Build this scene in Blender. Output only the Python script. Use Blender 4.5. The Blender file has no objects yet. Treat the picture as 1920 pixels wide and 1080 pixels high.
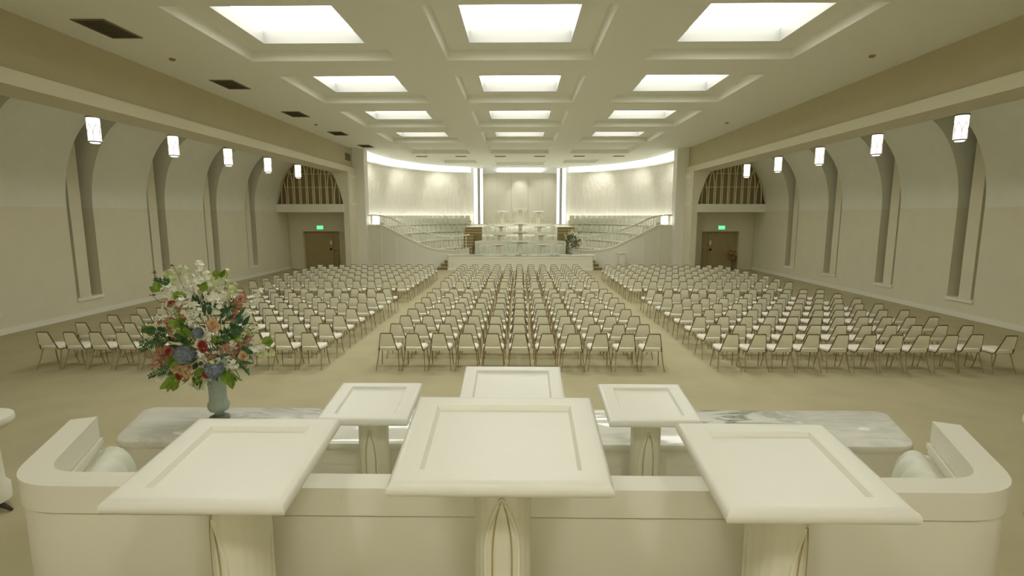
import bpy, bmesh, math, random
from math import sin, cos, pi, sqrt, radians, atan
from mathutils import Vector, Matrix

random.seed(11)
scene = bpy.context.scene
COL = scene.collection
EYE = 3.16                       # camera height above the hall floor
FPX = 970.0                      # focal length in pixels of the 1920 px frame

# ------------------------------------------------------------------ materials
def srgb(r, g, b):
    f = lambda c: c / 12.92 if c <= .04045 else ((c + .055) / 1.055) ** 2.4
    return (f(r / 255), f(g / 255), f(b / 255), 1.0)

def mat(name, col, rough=.6, spec=.4, var=0.0, scale=6.0, bump=0.0, bscale=60.0, metal=0.0):
    m = bpy.data.materials.new(name)
    m.use_nodes = True
    nt = m.node_tree
    b = nt.nodes['Principled BSDF']
    col = tuple(col) + ((1.0,) if len(col) == 3 else ())
    b.inputs['Base Color'].default_value = col
    b.inputs['Roughness'].default_value = rough
    b.inputs['Metallic'].default_value = metal
    b.inputs['Specular IOR Level'].default_value = spec
    if var or bump:
        tc = nt.nodes.new('ShaderNodeTexCoord')
        if var:
            n = nt.nodes.new('ShaderNodeTexNoise')
            n.inputs['Scale'].default_value = scale
            n.inputs['Detail'].default_value = 4
            nt.links.new(tc.outputs['Object'], n.inputs['Vector'])
            r = nt.nodes.new('ShaderNodeValToRGB')
            r.color_ramp.elements[0].position = .3
            r.color_ramp.elements[1].position = .7
            r.color_ramp.elements[0].color = tuple(c * (1 - var) for c in col[:3]) + (1,)
            r.color_ramp.elements[1].color = tuple(min(1, c * (1 + var)) for c in col[:3]) + (1,)
            nt.links.new(n.outputs['Fac'], r.inputs['Fac'])
            nt.links.new(r.outputs['Color'], b.inputs['Base Color'])
        if bump:
            n2 = nt.nodes.new('ShaderNodeTexNoise')
            n2.inputs['Scale'].default_value = bscale
            nt.links.new(tc.outputs['Object'], n2.inputs['Vector'])
            bp = nt.nodes.new('ShaderNodeBump')
            bp.inputs['Strength'].default_value = bump
            bp.inputs['Distance'].default_value = .01
            nt.links.new(n2.outputs['Fac'], bp.inputs['Height'])
            nt.links.new(bp.outputs['Normal'], b.inputs['Normal'])
    return m

def emat(name, col, strength):
    m = bpy.data.materials.new(name)
    m.use_nodes = True
    b = m.node_tree.nodes['Principled BSDF']
    b.inputs['Base Color'].default_value = (.8, .8, .8, 1)
    b.inputs['Emission Color'].default_value = tuple(col) + ((1,) if len(col) == 3 else ())
    b.inputs['Emission Strength'].default_value = strength
    return m

CEILING_LIGHT = 5.2
M = {}
M['ceiling'] = mat('ceiling_paint', (.82, .825, .735), .7, .2)
M['upper'] = mat('upper_wall_paint', (.76, .765, .67), .7, .2, .02, 2)
M['wall'] = mat('wall_paint', (.72, .685, .54), .7, .2, .02, 2)
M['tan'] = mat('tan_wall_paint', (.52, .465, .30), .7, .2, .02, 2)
M['beam'] = mat('beam_paint', (.66, .625, .47), .7, .2)
M['trim'] = mat('trim_paint', (.80, .79, .70), .55, .3)
M['cream'] = mat('cream_lacquer', (.84, .84, .765), .34, .4)
M['ivory'] = mat('ivory_lacquer', (.82, .80, .70), .45, .35)
M['inlay'] = mat('gold_inlay', (.46, .36, .16), .45, .4)
M['ped'] = mat('pedestal_lacquer', (.78, .76, .62), .45, .35)
M['vinyl'] = mat('mint_white_vinyl', (.74, .755, .66), .4, .4)
M['chairback'] = mat('chair_back_fabric', (.90, .89, .76), .7, .2, .03, 30)
M['chairseat'] = mat('chair_seat_fabric', (.85, .82, .72), .6, .3, .02, 20)
M['frame'] = mat('dark_bronze_tube', (.19, .13, .052), .45, .5, metal=.3)
M['bronze'] = mat('bronze_tube', (.36, .265, .125), .45, .5, metal=.3)
M['choir'] = mat('grey_choir_fabric', (.66, .665, .57), .7, .25)
M['carpet'] = mat('tan_carpet', (.485, .44, .285), .95, .05, .05, 1.3, .25, 240)
M['stair'] = mat('stair_carpet', (.30, .24, .115), .95, .05, .05, 8)
M['tread'] = mat('stair_nosing', (.52, .46, .30), .8, .1)
M['door'] = mat('tan_door_wood', (.40, .325, .17), .5, .35, .05, 3)
M['dark'] = mat('dark_metal', (.05, .04, .025), .4, .5, metal=.6)
M['brass'] = mat('brushed_metal', (.45, .40, .27), .35, .5, metal=.8)
M['vent'] = mat('vent_grey', (.20, .175, .11), .6, .3)
M['ventdark'] = mat('vent_dark', (.10, .085, .05), .7, .2)
M['grille_back'] = mat('organ_chamber_tan', (.36, .29, .15), .8, .1)
M['grille'] = mat('grille_cream', (.80, .745, .56), .5, .3)
M['screen'] = mat('stage_wall_panel', (.78, .76, .67), .9, .08)
M['vase'] = mat('sage_glaze', (.36, .43, .36), .4, .5, .06, 12)
M['vasefoot'] = mat('dark_sage_stone', (.13, .15, .11), .4, .5, .15, 20)
M['white_petal'] = mat('white_petal', (.92, .92, .82), .6, .2, .04, 30)
M['green_petal'] = mat('lime_white_petal', (.68, .74, .42), .6, .2, .08, 30)
M['blue_petal'] = mat('blue_grey_petal', (.25, .30, .36), .7, .2, .25, 40)
M['coral'] = mat('coral_petal', (.53, .27, .19), .6, .2, .2, 25)
M['peach'] = mat('peach_petal', (.74, .53, .31), .6, .2, .12, 25)
M['red'] = mat('red_petal', (.45, .085, .065), .5, .3, .2, 25)
M['fern'] = mat('dark_fern_green', (.075, .17, .07), .6, .3, .25, 25)
M['leaf'] = mat('bright_leaf_green', (.24, .36, .05), .5, .35, .25, 25)
M['stem'] = mat('brown_stem', (.17, .13, .05), .7, .2)
M['rust'] = mat('rust_leaf', (.33, .10, .03), .7, .2, .3, 20)
M['pot'] = mat('brown_pot', (.22, .14, .055), .6, .3)
M['plaster'] = mat('white_cove_plaster', (.86, .86, .83), .6, .2)
M['reveal'] = mat('light_box_grey', (.34, .34, .31), .5, .2)  # white light-box sides greyed in colour so they keep shading beside the diffuser
E_CEIL = emat('ceiling_diffuser_glow', (1.0, 1.0, .94), CEILING_LIGHT)
E_PEND = emat('pendant_glow', (1.0, .95, .86), 1.25)
E_STRIP = emat('led_strip_glow', (.93, .95, 1.0), 9.0)
E_COVE = emat('cove_led_glow', (.92, .93, 1.0), 20.0)
E_LENS = emat('downlight_lens_glow', (1, .97, .9), 2.0)
E_COL = emat('light_column_glow', (.97, .97, 1.0), 1.7)
E_BASE = emat('wall_base_led_glow', (1.0, .98, .93), 7.0)
E_EXIT = emat('exit_sign_glow', (.02, .72, .26), 1.1)
E_LETTER = emat('exit_letter_glow', (.10, .92, .42), 1.1)

def marble():
    m = bpy.data.materials.new('white_veined_marble')
    m.use_nodes = True
    nt = m.node_tree
    b = nt.nodes['Principled BSDF']
    b.inputs['Roughness'].default_value = .07
    b.inputs['Specular IOR Level'].default_value = .5
    tc = nt.nodes.new('ShaderNodeTexCoord')
    mp = nt.nodes.new('ShaderNodeMapping')
    mp.inputs['Rotation'].default_value = (0, 0, .45)
    mp.inputs['Scale'].default_value = (.55, 1.5, 1)
    nt.links.new(tc.outputs['Object'], mp.inputs['Vector'])
    n = nt.nodes.new('ShaderNodeTexNoise')
    n.inputs['Scale'].default_value = 1.6
    n.inputs['Detail'].default_value = 7
    n.inputs['Roughness'].default_value = .6
    n.inputs['Distortion'].default_value = 1.2
    nt.links.new(mp.outputs['Vector'], n.inputs['Vector'])
    a = nt.nodes.new('ShaderNodeMath'); a.operation = 'SUBTRACT'; a.inputs[1].default_value = .5
    nt.links.new(n.outputs['Fac'], a.inputs[0])
    ab = nt.nodes.new('ShaderNodeMath'); ab.operation = 'ABSOLUTE'
    nt.links.new(a.outputs[0], ab.inputs[0])
    r = nt.nodes.new('ShaderNodeValToRGB')
    e = r.color_ramp.elements
    e[0].position = 0.0; e[0].color = (.27, .30, .27, 1)
    e[1].position = .075; e[1].color = (.82, .82, .76, 1)
    x = r.color_ramp.elements.new(.03); x.color = (.45, .46, .41, 1)
    nt.links.new(ab.outputs[0], r.inputs['Fac'])
    # veins only in patches
    n2 = nt.nodes.new('ShaderNodeTexNoise'); n2.inputs['Scale'].default_value = .8
    nt.links.new(tc.outputs['Object'], n2.inputs['Vector'])
    r2 = nt.nodes.new('ShaderNodeValToRGB')
    r2.color_ramp.elements[0].position = .40; r2.color_ramp.elements[1].position = .56
    nt.links.new(n2.outputs['Fac'], r2.inputs['Fac'])
    sx_ = nt.nodes.new('ShaderNodeSeparateXYZ'); nt.links.new(tc.outputs['Object'], sx_.inputs[0])
    ax_ = nt.nodes.new('ShaderNodeMath'); ax_.operation = 'ABSOLUTE'; nt.links.new(sx_.outputs['X'], ax_.inputs[0])
    mr_ = nt.nodes.new('ShaderNodeMapRange'); mr_.inputs['From Min'].default_value = 2.5; mr_.inputs['From Max'].default_value = 3.3
    mr_.inputs['To Min'].default_value = 1.0; mr_.inputs['To Max'].default_value = .22; nt.links.new(ax_.outputs[0], mr_.inputs['Value'])
    ml_ = nt.nodes.new('ShaderNodeMath'); ml_.operation = 'MULTIPLY'; nt.links.new(mr_.outputs[0], ml_.inputs[0])
    mx = nt.nodes.new('ShaderNodeMix'); mx.data_type = 'RGBA'
    mx.inputs['A'].default_value = (.82, .82, .76, 1)
    nt.links.new(r2.outputs['Color'], ml_.inputs[1]); nt.links.new(ml_.outputs[0], mx.inputs['Factor'])
    nt.links.new(r.outputs['Color'], mx.inputs['B'])
    nt.links.new(mx.outputs['Result'], b.inputs['Base Color'])
    return m
M['marble'] = marble()

# ------------------------------------------------------------------ mesh helper
class MB:
    def __init__(s):
        s.v, s.f = [], []

    def add(s, verts, faces):
        o = len(s.v)
        s.v += [tuple(p) for p in verts]
        s.f += [tuple(i + o for i in fc) for fc in faces]
        return s

    def box(s, x0, x1, y0, y1, z0, z1):
        x0, x1 = min(x0, x1), max(x0, x1)
        y0, y1 = min(y0, y1), max(y0, y1)
        return s.add([(x0, y0, z0), (x1, y0, z0), (x1, y1, z0), (x0, y1, z0), (x0, y0, z1), (x1, y0, z1), (x1, y1, z1), (x0, y1, z1)],
                     [(0, 3, 2, 1), (4, 5, 6, 7), (0, 1, 5, 4), (1, 2, 6, 5), (2, 3, 7, 6), (3, 0, 4, 7)])

    def quad(s, a, b, c, d):
        return s.add([a, b, c, d], [(0, 1, 2, 3)])

    def loft(s, rings, cap0=True, cap1=True, closed=True):
        n = len(rings[0]); o = len(s.v)
        for r in rings:
            s.v += [tuple(p) for p in r]
        for k in range(len(rings) - 1):
            for i in range(n if closed else n - 1):
                j = (i + 1) % n
                s.f.append((o + k * n + i, o + k * n + j, o + (k + 1) * n + j, o + (k + 1) * n + i))
        if cap0: s.f.append(tuple(o + i for i in reversed(range(n))))
        if cap1: s.f.append(tuple(o + (len(rings) - 1) * n + i for i in range(n)))
        return s

    def lathe(s, prof, n=16, c=(0, 0, 0), flute=0.0, nf=0):
        rings = []
        for r, z in prof:
            ring = []
            for i in range(n):
                a = 2 * pi * i / n
                rr = r * (1 + flute * cos(nf * a)) if nf else r
                ring.append((c[0] + rr * cos(a), c[1] + rr * sin(a), c[2] + z))
            rings.append(ring)
        return s.loft(rings)

    def prism(s, poly, z0, z1):
        return s.loft([[(x, y, z0) for x, y in poly], [(x, y, z1) for x, y in poly]])

    def tube(s, path, r, n=6, r1=None):
        path = [Vector(p) for p in path]
        rings = []
        for i, p in enumerate(path):
            t = (path[min(i + 1, len(path) - 1)] - path[max(i - 1, 0)]).normalized()
            up = Vector((0, 0, 1)) if abs(t.z) < .9 else Vector((0, 1, 0))
            a = t.cross(up).normalized(); b = t.cross(a).normalized()
            rr = r if r1 is None else r + (r1 - r) * i / (len(path) - 1)
            rings.append([p + a * rr * cos(2 * pi * k / n) + b * rr * sin(2 * pi * k / n) for k in range(n)])
        return s.loft(rings)

    def xf(s, mtx, start=0):
        for i in range(start, len(s.v)):
            s.v[i] = tuple(mtx @ Vector(s.v[i]))
        return s

    def build(s, name, material, parent=None, smooth=35, bevel=0, seg=2, kind=None, recalc=True):
        me = bpy.data.meshes.new(name)
        me.from_pydata(s.v, [], s.f)
        if recalc or bevel:
            bm = bmesh.new(); bm.from_mesh(me)
            if bevel:
                ed = [e for e in bm.edges if len(e.link_faces) == 2 and e.calc_face_angle(0) > radians(40)]
                bmesh.ops.bevel(bm, geom=ed, offset=bevel, segments=seg, profile=.5, affect='EDGES', clamp_overlap=True)
            bmesh.ops.recalc_face_normals(bm, faces=bm.faces)
            bm.to_mesh(me); bm.free()
        if smooth:
            for p in me.polygons: p.use_smooth = True
            me.set_sharp_from_angle(angle=radians(smooth))
        me.materials.append(material)
        o = bpy.data.objects.new(name, me)
        COL.objects.link(o)
        if parent is not None: o.parent = parent
        if kind: o['kind'] = kind
        return o

def tag(o, label, cat, group=None, kind=None):
    o['label'] = label; o['category'] = cat
    if group: o['group'] = group
    if kind: o['kind'] = kind
    return o

def empty(name, loc=(0, 0, 0), rz=0.0):
    o = bpy.data.objects.new(name, None)
    o.empty_display_size = .1
    COL.objects.link(o)
    o.location = loc; o.rotation_euler = (0, 0, rz)
    return o

KIDS = {}
def copy_tree(root, loc=None, rz=None, scale=None):
    def rec(o, parent):
        c = o.copy(); COL.objects.link(c)
        c.parent = parent
        for ch in KIDS.setdefault(o.name, [k for k in bpy.data.objects if k.parent == o]):
            rec(ch, c)
        return c
    c = rec(root, None)
    for k in ('label', 'category', 'group'):
        pass
    if loc is not None: c.location = loc
    if rz is not None: c.rotation_euler = (0, 0, rz)
    if scale is not None: c.scale = scale
    return c

ORD = 'first second third fourth fifth sixth seventh eighth ninth tenth eleventh twelfth thirteenth fourteenth fifteenth sixteenth seventeenth eighteenth nineteenth twentieth'.split()
def ordinal(i):
    if i < 20: return ORD[i]
    if i < 29: return 'twenty-' + ORD[i - 20]
    return ['thirtieth', 'thirty-first', 'thirty-second', 'thirty-third', 'thirty-fourth', 'thirty-fifth'][i - 29]
SIDE = {-1: 'left', 1: 'right'}

# ------------------------------------------------------------------ setting: floor, ceiling, walls
Y0, Y1 = -8.0, 46.5
MB().box(-15.2, 15.2, Y0, Y1, -.12, 0).build('floor', M['carpet'], kind='structure', smooth=0)

CZ, CU = 7.06, 7.29              # beam plane, coffer plane
CY = [12.0 + 4.94 * k for k in range(-3, 5)]          # coffer row centres, -2.8 .. 31.8
CHX, CHY = 1.84, 1.74
SE_N = 2.6
def superell(a, b, yc, x):
    t = max(0.0, 1 - abs(x / a) ** SE_N)
    return yc + b * t ** (1 / SE_N)
def se_path(a, b, yc, n=160):
    pts = []
    for i in range(n + 1):
        t = pi - pi * i / n
        c_, s_ = cos(t), sin(t)
        pts.append((a * math.copysign(abs(c_) ** (2 / SE_N), c_), yc + b * abs(s_) ** (2 / SE_N)))
    return pts
def resample(pts, step):
    L = [0]
    for p, q in zip(pts, pts[1:]): L.append(L[-1] + math.dist(p, q))
    n = max(1, round(L[-1] / step)); out = []; k = 0
    for i in range(n + 1):
        s = L[-1] * i / n
        while k < len(L) - 2 and L[k + 1] < s: k += 1
        t = (s - L[k]) / max(1e-9, L[k + 1] - L[k])
        out.append(tuple(a + (b - a) * t for a, b in zip(pts[k], pts[k + 1])))
    return out, L[-1]

ceil = MB()
holes = []
for cy in CY:
    for cx in (-4.97, 0, 4.97):
        holes.append((cx - CHX, cx + CHX, cy - CHY, cy + CHY, 7 < cy < 30))
for (a, b, c, d) in ((-5.6, -3.14, 36.6, 39.4), (-1.84, 1.84, 37.6, 41.0), (3.14, 5.6, 36.6, 39.4)):
    holes.append((a, b, c, d, False))
xs = sorted({-9.9, 9.9} | {h[0] for h in holes} | {h[1] for h in holes})
ys = sorted({Y0, 30.4} | {h[2] for h in holes} | {h[3] for h in holes} | {30.4 + .45 * k for k in range(1, 30)})
def xlim(y):
    if y <= 30.5: return 9.9
    t = max(0, 1 - ((y - 30.5) / 12.6) ** SE_N)
    return 9.3 * t ** (1 / SE_N)
for ya, yb in zip(ys, ys[1:]):
    if ya >= 43.1: break
    yb = min(yb, 43.1)
    for xa, xb in zip(xs, xs[1:]):
        mx, my = (xa + xb) / 2, (ya + yb) / 2
        if any(h[0] < mx < h[1] and h[2] < my < h[3] for h in holes): continue
        la, lb = xlim(ya), xlim(yb)
        c = lambda v, l: max(-l, min(l, v))
        q = [(c(xa, la), ya, CZ), (c(xb, la), ya, CZ), (c(xb, lb), yb, CZ), (c(xa, lb), yb, CZ)]
        if abs(q[1][0] - q[0][0]) + abs(q[2][0] - q[3][0]) < 1e-4: continue
        ceil.quad(*q)
        # rim of the slab over the stage cove
        if yb > 30.5:
            for i0, i1 in ((1, 2), (3, 0)):
                if abs(abs(q[i0][0]) - (la if i0 in (1, 0) else lb)) < 1e-6 and abs(q[i0][0]) > 0:
                    a_, b_ = q[i0], q[i1]
                    if abs(abs(a_[0]) - xlim(a_[1])) < 1e-6 and abs(abs(b_[0]) - xlim(b_[1])) < 1e-6:
                        ceil.quad(a_, b_, (b_[0], b_[1], CU + .35), (a_[0], a_[1], CU + .35))
HW, HL = 1.22, 1.12               # half size of the light opening
for h in holes:
    x0, x1, y0, y1, lit = h
    i = .07
    o_ = [(x0, y0), (x1, y0), (x1, y1), (x0, y1)]
    n_ = [(x0 + i, y0 + i), (x1 - i, y0 + i), (x1 - i, y1 - i), (x0 + i, y1 - i)]
    for k in range(4):
        j = (k + 1) % 4
        ceil.quad((*o_[k], CZ), (*o_[j], CZ), (*n_[j], CU), (*n_[k], CU))
    if lit:
        cx, cy = (x0 + x1) / 2, (y0 + y1) / 2
        p_ = [(cx - HW, cy - HL), (cx + HW, cy - HL), (cx + HW, cy + HL), (cx - HW, cy + HL)]
        for k in range(4):
            j = (k + 1) % 4
            ceil.quad((*n_[k], CU), (*n_[j], CU), (*p_[j], CU), (*p_[k], CU))
    else:
        ceil.quad(*[(*p, CU) for p in n_])
ceil.build('ceiling', M['ceiling'], kind='structure', smooth=0, recalc=False)
MB().box(-15.2, 15.2, Y0, Y1, 7.95, 8.05).build('roof_slab', M['ceiling'], kind='structure', smooth=0)

# ceiling lights (light boxes in the coffers)
ROWN = {0: 'behind', 1: 'behind', 2: 'behind'}
first = None
for r, cy in enumerate(CY):
    if not 7 <= cy < 30: continue
    for ci, cx in enumerate((-4.97, 0, 4.97)):
        if first is None:
            t = empty('ceiling_light', (cx, cy, CU))
            b = MB()
            for (x0, y0, x1, y1) in ((-HW, -HL, HW, -HL), (HW, -HL, HW, HL), (HW, HL, -HW, HL), (-HW, HL, -HW, -HL)):
                b.quad((x0, y0, 0), (x1, y1, 0), (x1, y1, .3), (x0, y0, .3))
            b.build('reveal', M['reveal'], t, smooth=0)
            MB().box(-HW, HW, -HL, HL, .3, .34).build('diffuser', E_CEIL, t, smooth=0)
            first = t
        else:
            t = copy_tree(first, (cx, cy, CU))
        where = ('left', 'centre', 'right')[ci] + ' column of ceiling coffers'
        if r < 3:
            lab = f'glowing square light above the near rostrum, {ordinal(2 - r)} row back, {where}'
        else:
            lab = f'glowing square light box, {ordinal(r - 3)} visible row, {where}'
        tag(t, lab, 'ceiling light', 'square coffer lights')

WX = 13.85
def vault_z(x):                  # x: distance from the axis; ceiling of the side aisle
    o = min(1.0, abs(x - 11.95) / 1.9)
    return 3.45 + 2.95 * sqrt(max(0, 1 - o * o))
VP = []
for i in range(25):
    a = pi * i / 24 * .73
    VP.append((11.95 + 1.9 * cos(a), 3.45 + 2.95 * sin(a)))
SLOTS = [(15.8 + 3.46 * k, 15.8 + 3.46 * k + .98) for k in range(-6, 4)]
AEND = 29.65
for sx in (-1, 1):
    sn = SIDE[sx]
    # lower wall with slots
    w = MB(); pnl_ = MB()
    edges = [Y0] + [e for s in SLOTS for e in s] + [30.95]
    solid = list(zip(edges[0::2], edges[1::2]))
    for a, b in solid:
        w.box(sx * WX, sx * (WX + .86), a, b, 0, 3.42)
    for a, b in SLOTS:
        w.box(sx * WX, sx * (WX + .86), a, b, 0, .52)
        pnl_.box(sx * (WX + .08), sx * (WX + .18), a + .2, a + .64, .52, 6.73)
    w.box(sx * (WX + .86), sx * (WX + .98), Y0, 30.95, 0, 6.9)
    w.build('wall_' + sn, M['wall'], kind='structure', smooth=0)
    pnl_.build('trim_slot_' + sn, M['wall'], kind='structure', smooth=0)
    # upper vault in segments between the slots
    v = MB()
    for a, b in solid:
        b = min(b, AEND)
        ring = [(sx * x, z) for x, z in VP]
        outer = [(sx * (WX + .86), 3.42)] + [(sx * (WX + .86), 6.75), (sx * 10.5, 6.75)][0:]
        poly = ring + [(sx * 10.5, 6.75), (sx * (WX + .86), 6.75), (sx * (WX + .86), 3.42), (sx * WX, 3.42)]
        n = len(poly)
        v.add([(x, a, z) for x, z in poly] + [(x, b, z) for x, z in poly],
              [(i, (i + 1) % n, n + (i + 1) % n, n + i) for i in range(n)] + [tuple(range(n)), tuple(range(2 * n - 1, n - 1, -1))])
    v.build('ceiling_vault_' + sn, M['upper'], kind='structure', smooth=30)
    MB().box(sx * 10.3, sx * (WX + .95), Y0, AEND, 6.72, 6.85).build('ceiling_aisle_' + sn, M['wall'], kind='structure', smooth=0)
    s_ = MB()
    for a, b in SLOTS:
        s_.box(sx * (WX - .05), sx * (WX + .86), a - .02, b + .02, .50, .60)
    s_.build('sill_' + sn, M['trim'], kind='structure', smooth=0)
    MB().box(sx * (WX - .03), sx * WX, Y0, 30.9, 0, .16).build('baseboard_' + sn, M['trim'], kind='structure', smooth=0)
    # upper hall wall and beam
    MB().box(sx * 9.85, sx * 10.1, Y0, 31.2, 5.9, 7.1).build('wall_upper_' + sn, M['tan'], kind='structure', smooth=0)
    MB().box(sx * 9.68, sx * 10.72, Y0, 31.0, 5.63, 5.93).build('beam_' + sn, M['beam'], kind='structure', smooth=0)
    # end wall of the aisle with arch, ledge, vestibule
    e = MB()
    e.box(sx * 9.7, sx * 10.03, AEND, 31.1, 0, 5.7)
    N = 30
    for i in range(N):
        xa, xb = 10.03 + (WX + .05 - 10.03) * i / N, 10.03 + (WX + .05 - 10.03) * (i + 1) / N
        za, zb = max(3.83, vault_z(xa)), max(3.83, vault_z(xb))
        for (yy, ) in ((AEND,), (AEND + .3,)):
            e.quad((sx * xa, yy, za), (sx * xb, yy, zb), (sx * xb, yy, 6.9), (sx * xa, yy, 6.9))
        e.quad((sx * xa, AEND, za), (sx * xb, AEND, zb), (sx * xb, AEND + .3, zb), (sx * xa, AEND + .3, za))
    e.build('wall_end_' + sn, M['wall'], kind='structure', smooth=30)
    MB().box(sx * 10.0, sx * (WX + .1), AEND - .06, 31.0, 3.37, 3.83).build('trim_ledge_' + sn, M['trim'], kind='structure', smooth=0, bevel=.02)
    vb = MB()
    dx0, dx1 = 10.8, 12.98
    vb.box(sx * 9.7, sx * (dx0 - .03), 31.0, 31.15, 0, 3.4)
    vb.box(sx * (dx1 + .03), sx * (WX + .95), 31.0, 31.15, 0, 3.4)
    vb.box(sx * (dx0 - .03), sx * (dx1 + .03), 31.0, 31.15, 2.28, 3.4)
    vb.build('wall_vestibule_' + sn, M['wall'], kind='structure', smooth=0)
    # doors
    d = empty('door_' + ('1' if sx < 0 else '2'))
    d['kind'] = 'structure'
    f = MB()
    f.box(sx * (dx0 - .08), sx * dx0, 30.96, 31.22, 0, 2.33); f.box(sx * dx1, sx * (dx1 + .08), 30.96, 31.22, 0, 2.33)
    f.box(sx * dx0, sx * dx1, 30.96, 31.22, 2.25, 2.33)
    f.build('door_frame', M['wall'], d, smooth=0)
    MB().box(sx * 11.28, sx * (dx1 + .06), 31.24, 31.3, 0, 2.3).build('door_leaf', M['door'], d, smooth=0, bevel=.006)
    MB().box(sx * (dx0 - .06), sx * 11.26, 31.24, 31.3, 0, 2.3).build('door_leaf', M['door'], d, smooth=0, bevel=.006)
    k = MB(); k.lathe([(.03, 0), (.06, .02), (.075, .06), (.05, .09), (0.01, .1)], 12)
    k.xf(Matrix.Translation((sx * 11.42, 31.24, 1.17)) @ Matrix.Rotation(radians(90), 4, 'X'))
    k.build('door_knob', M['dark'], d)
    MB().box(sx * 11.36, sx * 11.48, 31.22, 31.24, 1.45, 1.7).build('door_plate', M['trim'], d, smooth=0)
    MB().tube([(sx * 10.86, 31.24, 1.08), (sx * 10.86, 31.16, 1.08), (sx * 11.2, 31.16, 1.12), (sx * 11.2, 31.24, 1.12)], .025).build('door_handle', M['brass'], d)
    # exit sign
    t = empty('exit_sign', (sx * 11.93, 31.0, 2.36))
    MB().box(-.21, .21, -.07, 0, -.01, .25).build('housing', M['trim'], t, bevel=.01)
    MB().box(-.19, .19, -.082, -.07, .01, .23).build('sign_face', E_EXIT, t, smooth=0)
    lt = MB()
    lh, lw, sw = .15, .07, .018
    def bar(x0, x1, z0, z1): lt.box(x0, x1, -.0855, -.082, z0 + .045, z1 + .045)
    for k, ch in enumerate('EXIT'):
        x = -.165 + k * .087 + (.012 if k > 2 else 0)
        if ch == 'E':
            bar(x, x + sw, 0, lh); bar(x, x + lw, 0, sw); bar(x, x + lw * .85, lh / 2 - sw / 2, lh / 2 + sw / 2); bar(x, x + lw, lh - sw, lh)
        elif ch == 'X':
            for s3 in (-1, 1):
                xa, xb = (x, x + lw - sw) if s3 > 0 else (x + lw - sw, x)
                lt.loft([[(xa, -.0855, .045), (xa + sw, -.0855, .045), (xa + sw, -.082, .045), (xa, -.082, .045)], [(xb, -.0855, .045 + lh), (xb + sw, -.0855, .045 + lh), (xb + sw, -.082, .045 + lh), (xb, -.082, .045 + lh)]])
        elif ch == 'I':
            bar(x + .026, x + .026 + sw, 0, lh)
        else:
            bar(x + .026, x + .026 + sw, 0, lh); bar(x, x + lw, lh - sw, lh)
    lt.build('lettering', E_LETTER, t, smooth=0)
    tag(t, f'green lit exit sign above the {sn} aisle doorway', 'exit sign', 'exit signs')
    # organ-chamber grille in the arch
    g = empty('arched_grille', (sx * 11.95, AEND + .16, 3.83))
    bk = MB()
    poly = [(2.35 * cos(pi * i / 30), 3.2 * sin(pi * i / 30) ** .8 - .2) for i in range(31)]
    poly = [(max(-1.95, x) if sx > 0 else min(1.95, x), max(-.2, z)) for x, z in poly]
    bk.add([(x, .42, z) for x, z in poly], [tuple(range(31))])
    bk.build('back_panel', M['grille_back'], g, smooth=0, recalc=False)
    r_ = MB()
    for zz in (.95, 1.7):
        ww = 1.9 * sqrt(max(0, 1 - ((zz + .38) / 2.95) ** 2)) - .02
        r_.box(-ww, ww, .36, .41, zz, zz + .03)
    r_.build('rail', M['grille'], g, smooth=0)
    br = .024
    env = lambda x: max(0, vault_z(11.95 + x) - 3.83)
    pitch = .38
    posts = [(-4.5 + k) * pitch for k in range(10)]
    for px in posts:
        for side in (-1, 1):
            # each bar rises straight beside its post then bends over to meet the neighbour's bar
            x0 = px + side * .045
            pts = []
            top = env(px + side * pitch / 2) * .97
            spring = max(.15, top - .95)
            for i in range(15):
                z = top * i / 14
                u = 0 if z < spring else (z - spring) / max(.01, top - spring)
                x = x0 + side * (pitch / 2 - .045) * u ** 1.9
                if z > env(x) or abs(x) > 1.88: break
                pts.append((x, 0, z))
            if len(pts) > 2:
                MB().tube(pts, br, 6).build('tracery_bar', M['grille'], g)
    tag(g, f'arched tracery grille with pointed bars above the {sn} exit doorway', 'grille', 'arched aisle grilles')
    # proscenium pilaster and framed panel
    p = MB(); p.box(sx * 9.17, sx * 9.9, 31.0, 31.7, 0, 7.2)
    p.build('pillar_stage_' + sn, M['trim'], kind='structure', smooth=0)
    q = MB()
    for (a, b, c, d_) in ((29.9, 30.85, 3.78, 3.88), (29.9, 30.85, 5.35, 5.45), (29.9, 30.0, 3.88, 5.35), (30.75, 30.85, 3.88, 5.35)):
        q.box(sx * 9.66, sx * 9.71, a, b, c, d_)
    q.build('trim_panel_' + sn, M['trim'], kind='structure', smooth=0)

MB().box(-15.2, 15.2, Y0 - .2, Y0, 0, 8).build('wall_rear', M['screen'], kind='structure', smooth=0)
MB().box(-15.2, 15.2, Y1, Y1 + .2, 0, 8).build('wall_front', M['wall'], kind='structure', smooth=0)

# pot of rust leaves by the right doorway
t = empty('potted_plant', (12.62, 30.78, 0))
MB().lathe([(.12, 0), (.15, .02), (.05, .06), (.04, .5), (.12, .56)], 14).build('stand', M['pot'], t)
MB().lathe([(.13, .56), (.2, .6), (.24, .82), (.22, .84), (.19, .8)], 14).build('pot', M['pot'], t)
b = MB()
rr = random.Random(4)
for i in range(60):
    a = rr.uniform(0, 2 * pi); r = rr.uniform(.05, .3); z = rr.uniform(.8, 1.15)
    c = Vector((r * cos(a) - .12, r * sin(a) * .6, z)); w_ = rr.uniform(.04, .08)
    n1 = Vector((rr.uniform(-1, 1), rr.uniform(-1, 1), rr.uniform(-1, 1))).normalized()
    n2 = n1.orthogonal().normalized()
    b.quad(c - n1 * w_, c + n2 * w_ * .4, c + n1 * w_, c - n2 * w_ * .4)
b.build('foliage', M['rust'], t, smooth=0, recalc=False)
tag(t, 'brown pot of rust-red leaves standing in the right aisle doorway', 'plant')

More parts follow.
